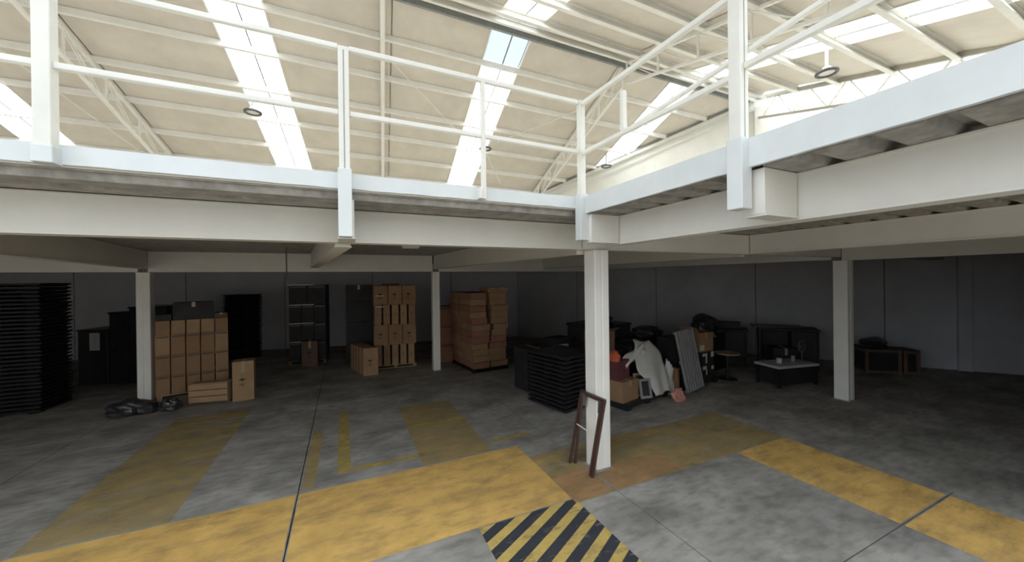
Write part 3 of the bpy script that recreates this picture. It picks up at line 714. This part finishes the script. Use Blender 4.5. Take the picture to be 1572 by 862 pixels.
# --- tall brown stack with four rows
rz3 = math.radians(-3)
wood_pallet(0.74, 10.62, rz3, 1.12, 0.95, 'wooden pallet under the four-row stack left of the rear column', 'wood', 0.09)
stack(0.74, 10.60, rz3, 0.09, [(5, 1.04, 0.56, 0.045, ['card', 'card_b'], ('mark',), 0.03), (3, 1.12, 0.56, 0.01, 'card', ('mark',), 0.0), (5, 1.08, 0.55, 0.045, ['card', 'card_b'], ('mark',), 0.02), (3, 1.12, 0.53, 0.012, 'card', ('mark',), 0)],
      0.45, 'four-row stack left of rear column', 'cartons in the four-row stack', 2)
carton(1.02, 10.8, 2.29, rz3, 0.42, 0.5, 0.06, 'card_d', 'flat carton lying on the middle of the four-row stack')
for k in range(2):
    x = 0.80 + k * 0.5; fl = MB().box(0, 0.22, -0.006, 0, 0, 0.02).build('film_strip', 'film'); fl.location = (0.78, 10.585, (1.70, 2.0)[k]); fl.rotation_euler = (0, 0, rz3)
    tag(fl, ('lower', 'upper')[k] + ' shiny film strip on the left end of the four-row stack', 'film')
g3 = 'cartons leaning in line before the four-row stack'
for k in range(5):
    t = k / 4
    carton(0.43 - 0.06 * k - (0.02 if k else 0), 10.02 + 0.24 * k, 0, math.radians(4), 0.36 if k == 0 else 0.34, 0.19, 0.70 - 0.005 * k, 'card_b' if k == 0 else 'card',
           'narrow upright carton, ' + ('nearest' if k == 0 else ORD[k]) + ' of the line left of the four-row stack', g3, ('mark',) if k == 0 else ())
for k, h in enumerate((0.62, 0.6, 0.6, 0.5)):
    zz = sum((0.62, 0.6, 0.6, 0.5)[:k])
    carton(0.05, 11.75, zz, math.radians(-4), 0.72, 0.6, h - 0.008, 'dark', f'black box in the column behind the leaning cartons, {["bottom", "third from top", "second from top", "top"][k]}', 'black boxes behind the leaning cartons', ('tape',) if k == 3 else ())

# --- stack of flat cartons right of the rear column
rz4 = math.radians(6)
wood_pallet(3.02, 8.98, rz4, 1.05, 1.45, 'dark pallet under the leaning stack of flat cartons', 'black', 0.10)
g4 = 'flat cartons in the leaning stack'
hs = 0.165
for col_, (x0, w, n) in enumerate(((0.0, 0.47, 12), (0.50, 0.52, 12))):
    lean = 0.0
    for k in range(n):
        lean = (-0.09 * k / n + 0.02 * math.sin(k * 1.3)) if col_ == 0 else (-0.04 * math.sin(k * 0.6) + 0.02 * math.cos(k * 2.1))
        ww = w + (0.06 if (col_ == 0 and k in (4, 5, 6)) else 0) - (0.06 if (col_ == 1 and k in (4, 5, 6)) else 0)
        lx = x0 + lean + (0.06 if (col_ == 1 and k in (4, 5, 6)) else 0)
        X, Y = 3.03 + math.cos(rz4) * lx, 8.98 + math.sin(rz4) * lx
        pos = 'top' if k == n - 1 else ('bottom' if k == 0 else ORD[n - 1 - k] + ' from top')
        for dr in range(2):
            XX, YY = X - math.sin(rz4) * dr * 0.74, Y + math.cos(rz4) * dr * 0.74
            carton(XX, YY, 0.10 + k * hs, rz4 + random.uniform(-0.02, 0.02), ww - 0.02, 0.70, hs - 0.006, random.choice(['card', 'card', 'card_r']),
                   f'flat carton, {pos} of the ' + ('rear ' if dr else '') + f'{["left", "right"][col_]} column in the leaning flat-carton stack', g4, ('band',) if (k % 3 == 0 and not dr) else ())
X, Y = 3.03 + 0.42, 9.05
for k in range(2): carton(X + 0.30 * k + 0.02, Y, 0.10 + 12 * hs, rz4, 0.30, 0.5, 0.13, 'card', 'loose carton on top of the flat-carton stack, ' + ('left' if k == 0 else 'right') + ' of the pair', None, ('tape',))
for k in range(3):
    carton(2.56, 10.62, k * 0.55, math.radians(3), 0.5, 0.55, 0.54, 'card_r', f'reddish carton, {["bottom", "middle", "top"][k]} of the pile just right behind the rear column', 'reddish cartons behind the rear column', ('band',))

# --- low black pallet stack left of the front column
pallets(3.52, 5.47, math.radians(13.5), 13, 0.93, 1.0, 0.078, 'of the low stack by front column', 'pallets in the low stack', 'black2')
carton(3.55, 6.95, 0, math.radians(8), 0.66, 0.5, 0.9, 'dark', 'dark box behind the low pallet stack, left one', None, ('tape',))
b = carton(4.34, 7.08, 0, math.radians(5), 0.50, 0.45, 1.05, 'dark', 'dark box with a white sticker behind the low pallet stack', None, ())
MB().box(0.08, 0.36, -0.003, 0, 0.80, 0.92).build('sticker', 'paper', b)

# ------------------------------------------------------------------ jumble pile right of the front column
rj = math.radians(14)
pallet_j = empty('plastic_pallet', (4.62, 5.08, 0), rj); tag(pallet_j, 'flat black pallet carrying the jumble right of the front column', 'pallet')
MB().box(0, 1.45, 0, 1.15, 0.06, 0.13).build('deck', 'black2', pallet_j)
for a in (0.02, 0.66, 1.31):
    MB().box(a, a + 0.12, 0.03, 1.12, 0, 0.06).build('runner', 'black2', pallet_j)
def lj(lx, ly, z=0): return Vector((4.62 + math.cos(rj) * lx - math.sin(rj) * ly, 5.08 + math.sin(rj) * lx + math.cos(rj) * ly, z))
def cj(lx, ly, z, w, d, h, m, label, extra=(), dr=0.0, tilt=0.0): p = lj(lx, ly); return carton(p.x, p.y, z, rj + dr, w, d, h, m, label, None, extra, tilt)
cj(-0.02, 0.10, 0.13, 0.50, 0.48, 0.38, 'card', 'brown carton at the left front of the jumble pallet', ('tape',))
cj(0.00, 0.22, 0.51, 0.38, 0.40, 0.36, 'maroon', 'maroon box on the left carton of the jumble', ())
cj(0.05, 0.64, 0.13, 0.9, 0.48, 0.80, 'dark', 'large dark box inside the jumble behind the sheet', ())
cj(1.0, 0.56, 0.13, 0.58, 0.5, 0.85, 'dark', 'dark box at the right inside the jumble behind the sheet', ())
op = cj(0.02, 0.62, 0.932, 0.46, 0.40, 0.42, 'card_d', 'dim open carton on top of the jumble, taped crosswise', ('tape',))
MB().add([(0, 0, 0.42), (0.46, 0, 0.42), (0.44, -0.14, 0.50), (0.02, -0.14, 0.50)], [(0, 1, 2, 3)]).build('flap', 'card_d', op).modifiers.new('t', 'SOLIDIFY').thickness = 0.006
blob('orange_bundle', lj(0.02, 0.30, 0.87), 0.11, 'orange_p', 'bright orange bundle beside the front column on the jumble', 'bundle', 3, (1, 1, 1.1))
blob('plastic_sack', lj(0.64, 0.46, 0.13), 0.13, 'bag', 'dark blue-black sack between the maroon box and the sheet', 'sack', 9, (0.9, 0.9, 1.6))
# two frames leaning
for k, (lx, ly, w, h, m) in enumerate(((0.47, 0.03, 0.25, 0.36, 'grate'), (0.50, 0.16, 0.28, 0.44, 'wood'))):
    p = lj(lx, ly); root = empty('picture_frame', (p.x, p.y, 0.13), rj - 0.5); root.rotation_euler = (math.radians(-12), 0, rj - 0.4)
    tag(root, ['grey empty frame leaning at the front of the jumble', 'wooden frame leaning behind the grey frame in the jumble'][k], 'frame')
    t = 0.045
    for (a, b_, c_, d_) in ((0, w, 0, t), (0, w, h - t, h), (0, t, t, h - t), (w - t, w, t, h - t)):
        MB().box(a, b_, 0, 0.03, c_, d_).build('frame_side', m, root)
    MB().box(t, w - t, 0.018, 0.026, t, h - t).build('backing_board', 'dark', root)
# white sheet draped over
def cloth_fn(s, t):
    # t 0 top -> 1 bottom; s across
    ks = (0.0, 0.25, 0.5, 0.8, 1.0); Ls = (0.80, 0.60, 0.52, 0.74, 0.80); Rs = (1.45, 1.56, 1.50, 1.38, 1.29)
    i_ = max(k for k in range(4) if t >= ks[k]); q_ = (t - ks[i_]) / (ks[i_ + 1] - ks[i_]); q_ = q_ * q_ * (3 - 2 * q_)
    l = Ls[i_] + (Ls[i_ + 1] - Ls[i_]) * q_; r = Rs[i_] + (Rs[i_ + 1] - Rs[i_]) * q_
    lx = l + (r - l) * s
    z = 1.16 - 0.10 * s * (1 - t) - 1.02 * t + 0.02 * math.sin(9 * s)
    ly = 0.42 - 0.50 * t ** 0.7 + 0.035 * math.sin(7 * s + 3 * t) + 0.02 * noise.noise(Vector((s * 4, t * 5, 2)))
    return lj(lx, ly, z)
o = MB().grid(cloth_fn, 18, 24).build('draped_sheet', 'cloth', None, True); o.modifiers.new('t', 'SOLIDIFY').thickness = 0.008
tag(o, 'big white sheet hanging crumpled over the front of the jumble', 'sheet')
def cloth2(s, t):
    lx = 0.25 + 0.72 * s; z = 1.08 - 0.16 * t - 0.22 * (1 - s) + 0.02 * math.sin(8 * s); ly = 0.30 + 0.04 * math.sin(6 * t + 4 * s) - 0.08 * t
    return lj(lx, ly, z)
o = MB().grid(cloth2, 12, 6).build('draped_sheet', 'cloth', None, True); o.modifiers.new('t', 'SOLIDIFY').thickness = 0.008
tag(o, 'narrow pale cloth end trailing left from the white sheet', 'sheet')
blob('plastic_bag', lj(1.60, 0.10, 0.0), 0.15, 'cloth', 'whitish plastic bag hanging right of the white sheet', 'bag', 12, (0.85, 0.7, 2.7), amp=0.5)
blob('plastic_bag', lj(1.27, -0.27, 0.0), 0.14, 'pink', 'pink and white crumpled bag at the foot of the sheet', 'bag', 21, (0.95, 0.7, 1.1), amp=0.5)
MB_ = MB().box(0, 0.13, 0, 0.14, 0, 0.50).build('wood_block', 'card'); p = lj(1.76, 0.0); MB_.location = (p.x, p.y, 0.0); MB_.rotation_euler = (0, 0, rj)
bevel(tag(MB_, 'brown upright block between the bag and the slatted panel', 'block'), 0.008)
# slatted grey panel leaning
gp = empty('slatted_panel', (6.42, 5.30, 0.02)); gp.rotation_euler = (math.radians(-9), math.radians(-4.5), math.radians(8)); tag(gp, 'grey slatted metal panel leaning upright on the jumble', 'panel')
for k in range(7): bevel(MB().box(k * 0.094, k * 0.094 + 0.046, 0, 0.05, 0.0, 1.27).build('slat', 'grate', gp), 0.006)
for z in (0.0, 0.60, 1.22): MB().box(0, 0.610, 0.05, 0.075, z, z + 0.05).build('cross_rail', 'grate', gp)
MB().box(0.0, 0.610, 0.08, 0.09, 0, 1.1).build('backing', 'black', gp)  # black sheet added to darken the gaps between the slats
# cartons right of the panel
pl2 = empty('plastic_pallet', (6.50, 5.50, 0), math.radians(6)); tag(pl2, 'black pallet under the slatted panel and printed box', 'pallet')
MB().box(0, 1.35, 0, 1.0, 0.06, 0.12).build('deck', 'black2', pl2)
for a in (0.02, 0.6, 1.21): MB().box(a, a + 0.12, 0.02, 0.98, 0, 0.06).build('runner', 'black2', pl2)
carton(6.55, 5.70, 0.12, math.radians(6), 0.60, 0.5, 0.95, 'dark', 'dark box behind the leaning slatted panel', None, ())
pb = carton(7.22, 5.60, 0.12, math.radians(6), 0.46, 0.45, 0.62, 'dark', 'black box with white printed marks right of the slatted panel', None, ())
for (a, b_, c_, d_) in ((0.02, 0.20, 0.52, 0.58), (0.14, 0.19, 0.36, 0.52), (0.34, 0.45, 0.48, 0.60), (0.03, 0.17, 0.22, 0.30), (0.36, 0.44, 0.20, 0.28), (0.15, 0.19, 0.1, 0.22)):
    MB().box(a, b_, -0.004, 0, c_, d_).build('print', 'paper', pb)
oc = carton(7.17, 5.62, 0.74, math.radians(4), 0.50, 0.45, 0.42, 'card', 'open brown carton on the printed box, flaps up', None, ('tape',))
for fl in ([(0, 0, 0.42), (0.0, 0.45, 0.42), (-0.1, 0.45, 0.56), (-0.1, 0, 0.56)], [(0.5, 0, 0.42), (0.5, 0.45, 0.42), (0.62, 0.45, 0.28), (0.62, 0, 0.28)]):
    MB().add(fl, [(0, 1, 2, 3)]).build('flap', 'card', oc).modifiers.new('t', 'SOLIDIFY').thickness = 0.006
MB().box(0.02, 0.17, -0.004, 0, 0.03, 0.15).build('sticker', 'paper', oc)
rt = empty('round_table', (8.22, 5.70, 0)); tag(rt, 'pale round disc table beside the printed box', 'table')
MB().rod((0, 0, 0.60), (0, 0, 0.63), 0.27, 24).build('top', 'wood', rt); MB().rod((0, 0, 0.02), (0, 0, 0.60), 0.03, 10).build('pole', 'black2', rt); MB().rod((0, 0, 0), (0, 0, 0.02), 0.2, 20).build('base', 'black2', rt)
# dark heap behind the jumble
heap = [((5.0, 6.7, 0), 1.5, 0.8, 0.95, 'dark', 8, 'wide dark chest behind the white sheet'), ((6.65, 6.75, 0), 1.3, 0.8, 0.85, 'dark', 12, 'wide dark chest behind the slatted panel'),
        ((8.35, 6.35, 0), 0.8, 0.7, 0.98, 'black2', 4, 'black chest behind the open brown carton'), ((5.0, 6.8, 0.95), 0.9, 0.6, 0.42, 'black2', 15, 'black box on the chest behind the white sheet'),
        ((5.98, 7.0, 0.95), 0.5, 0.5, 0.36, 'black2', 2, 'flat black box on the chests left of the slatted panel')]
for (p, w, d, h, m, a, lb) in heap:
    root = empty('storage_chest', p, math.radians(a)); tag(root, lb, 'chest')
    bevel(MB().box(0, w, 0, d, 0, h - 0.07).build('body', m, root), 0.02, 2); bevel(MB().box(-0.02, w + 0.02, -0.02, d + 0.02, h - 0.07, h).build('lid', m, root), 0.02, 2)
blob('dark_bundle', (8.75, 6.70, 0.98), 0.34, 'bag', 'round black bundle standing highest above the heap', 'bundle', 4, (1.0, 0.9, 0.85), amp=0.2)
blob('dark_bundle', (7.15, 7.15, 0.85), 0.36, 'bag', 'black bundle behind the slatted panel top', 'bundle', 14, (1.3, 0.8, 0.6))
blob('dark_bundle', (5.5, 7.0, 1.37), 0.24, 'bag', 'small black bundle on the boxes behind the sheet', 'bundle', 24, (1.5, 0.8, 0.5))

# ------------------------------------------------------------------ tables and crates along the right wall
tb = empty('low_table', (8.42, 4.69, 0), math.radians(-11)); tag(tb, 'low table with a pale top left of the right-hand column', 'table')
bevel(MB().box(0, 1.14, 0, 0.60, 0.42, 0.475).build('table_top', 'table', tb), 0.008)
MB().box(0.1, 1.04, 0.08, 0.52, 0.05, 0.42).build('cabinet_base', 'dark', tb)
for a, b_ in ((0.03, 0.02), (1.05, 0.02), (0.03, 0.52), (1.05, 0.52)): MB().box(a, a + 0.06, b_, b_ + 0.06, 0, 0.42).build('leg', 'black2', tb)
mug = empty('white_mug', (8.82, 4.90, 0.475)); tag(mug, 'small white mug on the pale low table', 'mug')
MB().rod((0, 0, 0), (0, 0, 0.11), 0.05, 16, 0.055).build('cup', 'paper', mug); MB().bar((0.05, 0, 0.03), (0.085, 0, 0.055), 0.012, 0.012).build('handle', 'paper', mug)
jar = MB().rod((0, 0, 0), (0, 0, 0.13), 0.04, 14, 0.035).build('small_jar', 'grate'); jar.location = (9.25, 4.85, 0.475); tag(jar, 'small grey jar on the right of the pale low table', 'jar')
def desk(x, y, rz, w, d, h, label, m='dark', clutter=0.0):
    root = empty('dark_desk', (x, y, 0), math.radians(rz)); tag(root, label, 'desk')
    bevel(MB().box(0, w, 0, d, h - 0.05, h).build('desk_top', m, root), 0.008)
    for a in (0.02, w - 0.06): MB().box(a, a + 0.04, 0.02, d - 0.02, 0, h - 0.05).build('side_panel', m, root)
    MB().box(0.06, w - 0.06, d - 0.06, d - 0.03, 0.1, h - 0.05).build('back_panel', m, root)
    MB().box(w * 0.55, w - 0.07, 0.03, d - 0.08, 0.2, h - 0.06).build('drawer_block', m, root)
desk(9.15, 7.45, -55, 1.4, 0.7, 0.96, 'dark desk behind the pale low table')
desk(10.05, 6.10, -55, 1.3, 0.7, 1.05, 'tall dark desk behind the right-hand column, left side')
carton(9.65, 7.15, 0.965, math.radians(-55), 0.7, 0.45, 0.16, 'dark', 'flat dark box on the desk behind the low table')
tp = MB().box(0, 1.1, 0, 0.5, 0, 0.05).build('loose_board', 'black2'); tp.location = (10.0, 6.2, 1.052); tp.rotation_euler = (0, 0, math.radians(-50)); bevel(tag(tp, 'loose black board overhanging the tall dark desk', 'board'), 0.006)
carton(9.75, 5.55, 0, math.radians(-40), 0.55, 0.45, 0.62, 'dark', 'dark box left of the right-hand column', None, ('tape',))
fan = empty('desk_fan', (9.80, 4.95, 0)); tag(fan, 'small grey pedestal fan right of the pale low table', 'fan')
MB().rod((0, 0, 0), (0, 0, 0.03), 0.14, 18).build('base', 'lamp', fan); MB().rod((0, 0, 0.03), (0, 0, 0.62), 0.018, 8).build('pole', 'lamp', fan)
MB().grid(lambda s, t: ((0.13 + 0.02 * math.cos(2 * math.pi * t)) * math.cos(2 * math.pi * s), 0.02 * math.sin(2 * math.pi * t), 0.76 + (0.13 + 0.02 * math.cos(2 * math.pi * t)) * math.sin(2 * math.pi * s)), 20, 6).build('guard_ring', 'lamp', fan, True)
for k in range(3):
    a = 2 * math.pi * k / 3; MB().bar((0, 0, 0.76), (0.12 * math.cos(a), 0.0, 0.76 + 0.12 * math.sin(a)), 0.004, 0.05, (math.sin(a), 0, -math.cos(a))).build('blade', 'lamp', fan)
MB().rod((0, -0.03, 0.76), (0, 0.05, 0.76), 0.035, 12).build('motor', 'lamp', fan)
def wcrate(x, y, rz, w, d, h, label, m='card_d', fm='wood'):
    root = empty('wooden_crate', (x, y, 0), math.radians(rz)); tag(root, label, 'crate')
    MB().box(0.02, w - 0.02, 0.02, d - 0.02, 0.03, h - 0.02).build('body', m, root)
    for a in (0, w - 0.07):
        MB().box(a, a + 0.07, 0, 0.025, 0.0, h).build('frame_board', fm, root); MB().box(a, a + 0.07, d - 0.025, d, 0.0, h).build('frame_board', fm, root)
    for z in (0.02, h - 0.07):
        MB().box(0.07, w - 0.07, 0.0, 0.022, z, z + 0.06).build('frame_board', fm, root)
        for a in (0, w - 0.022): MB().box(a, a + 0.022, 0.025, d - 0.025, z, z + 0.06).build('frame_board', fm, root)
    MB().box(0, w, 0, d, h, h + 0.015).build('lid', m, root)
wcrate(11.62, 4.50, -38, 0.74, 0.65, 0.60, 'wide framed wooden crate near the right wall', 'dark', 'card_d')
wcrate(12.24, 4.02, -38, 0.32, 0.5, 0.58, 'narrow wooden crate right of the wide framed crate', 'dark', 'card_d')
blob('dark_bundle', (12.12, 4.55, 0.615), 0.28, 'bag', 'dark bundle lying on the wide framed crate', 'bundle', 41, (1.6, 0.7, 0.55))
blob('dark_bundle', (12.86, 4.72, 0.0), 0.30, 'bag', 'dark bundle behind the narrow crate by the right wall', 'bundle', 47, (0.8, 0.6, 1.35))

# ------------------------------------------------------------------ fittings under the deck
for k, (x, y, lb) in enumerate(((-1.65, 6.2, 'small surface lamp under the deck, left bay'), (1.15, 7.0, 'small surface lamp under the deck, bay beside the front column'))):
    root = empty('ceiling_lamp', (x, y, 3.076)); tag(root, lb, 'lamp', 'lamps under the deck')
    MB().box(-0.16, 0.16, -0.05, 0.05, -0.035, 0).build('housing', 'rail', root); MB().rod((-0.15, 0, -0.045), (0.15, 0, -0.045), 0.018, 8).build('tube', 'lens', root)
tag(MB().rod((-0.98, 8.1, 2.45), (-0.98, 8.1, 3.076), 0.012, 8).build('hanging_conduit', 'lamp'), 'thin conduit hanging from the deck left of the middle beam', 'conduit')
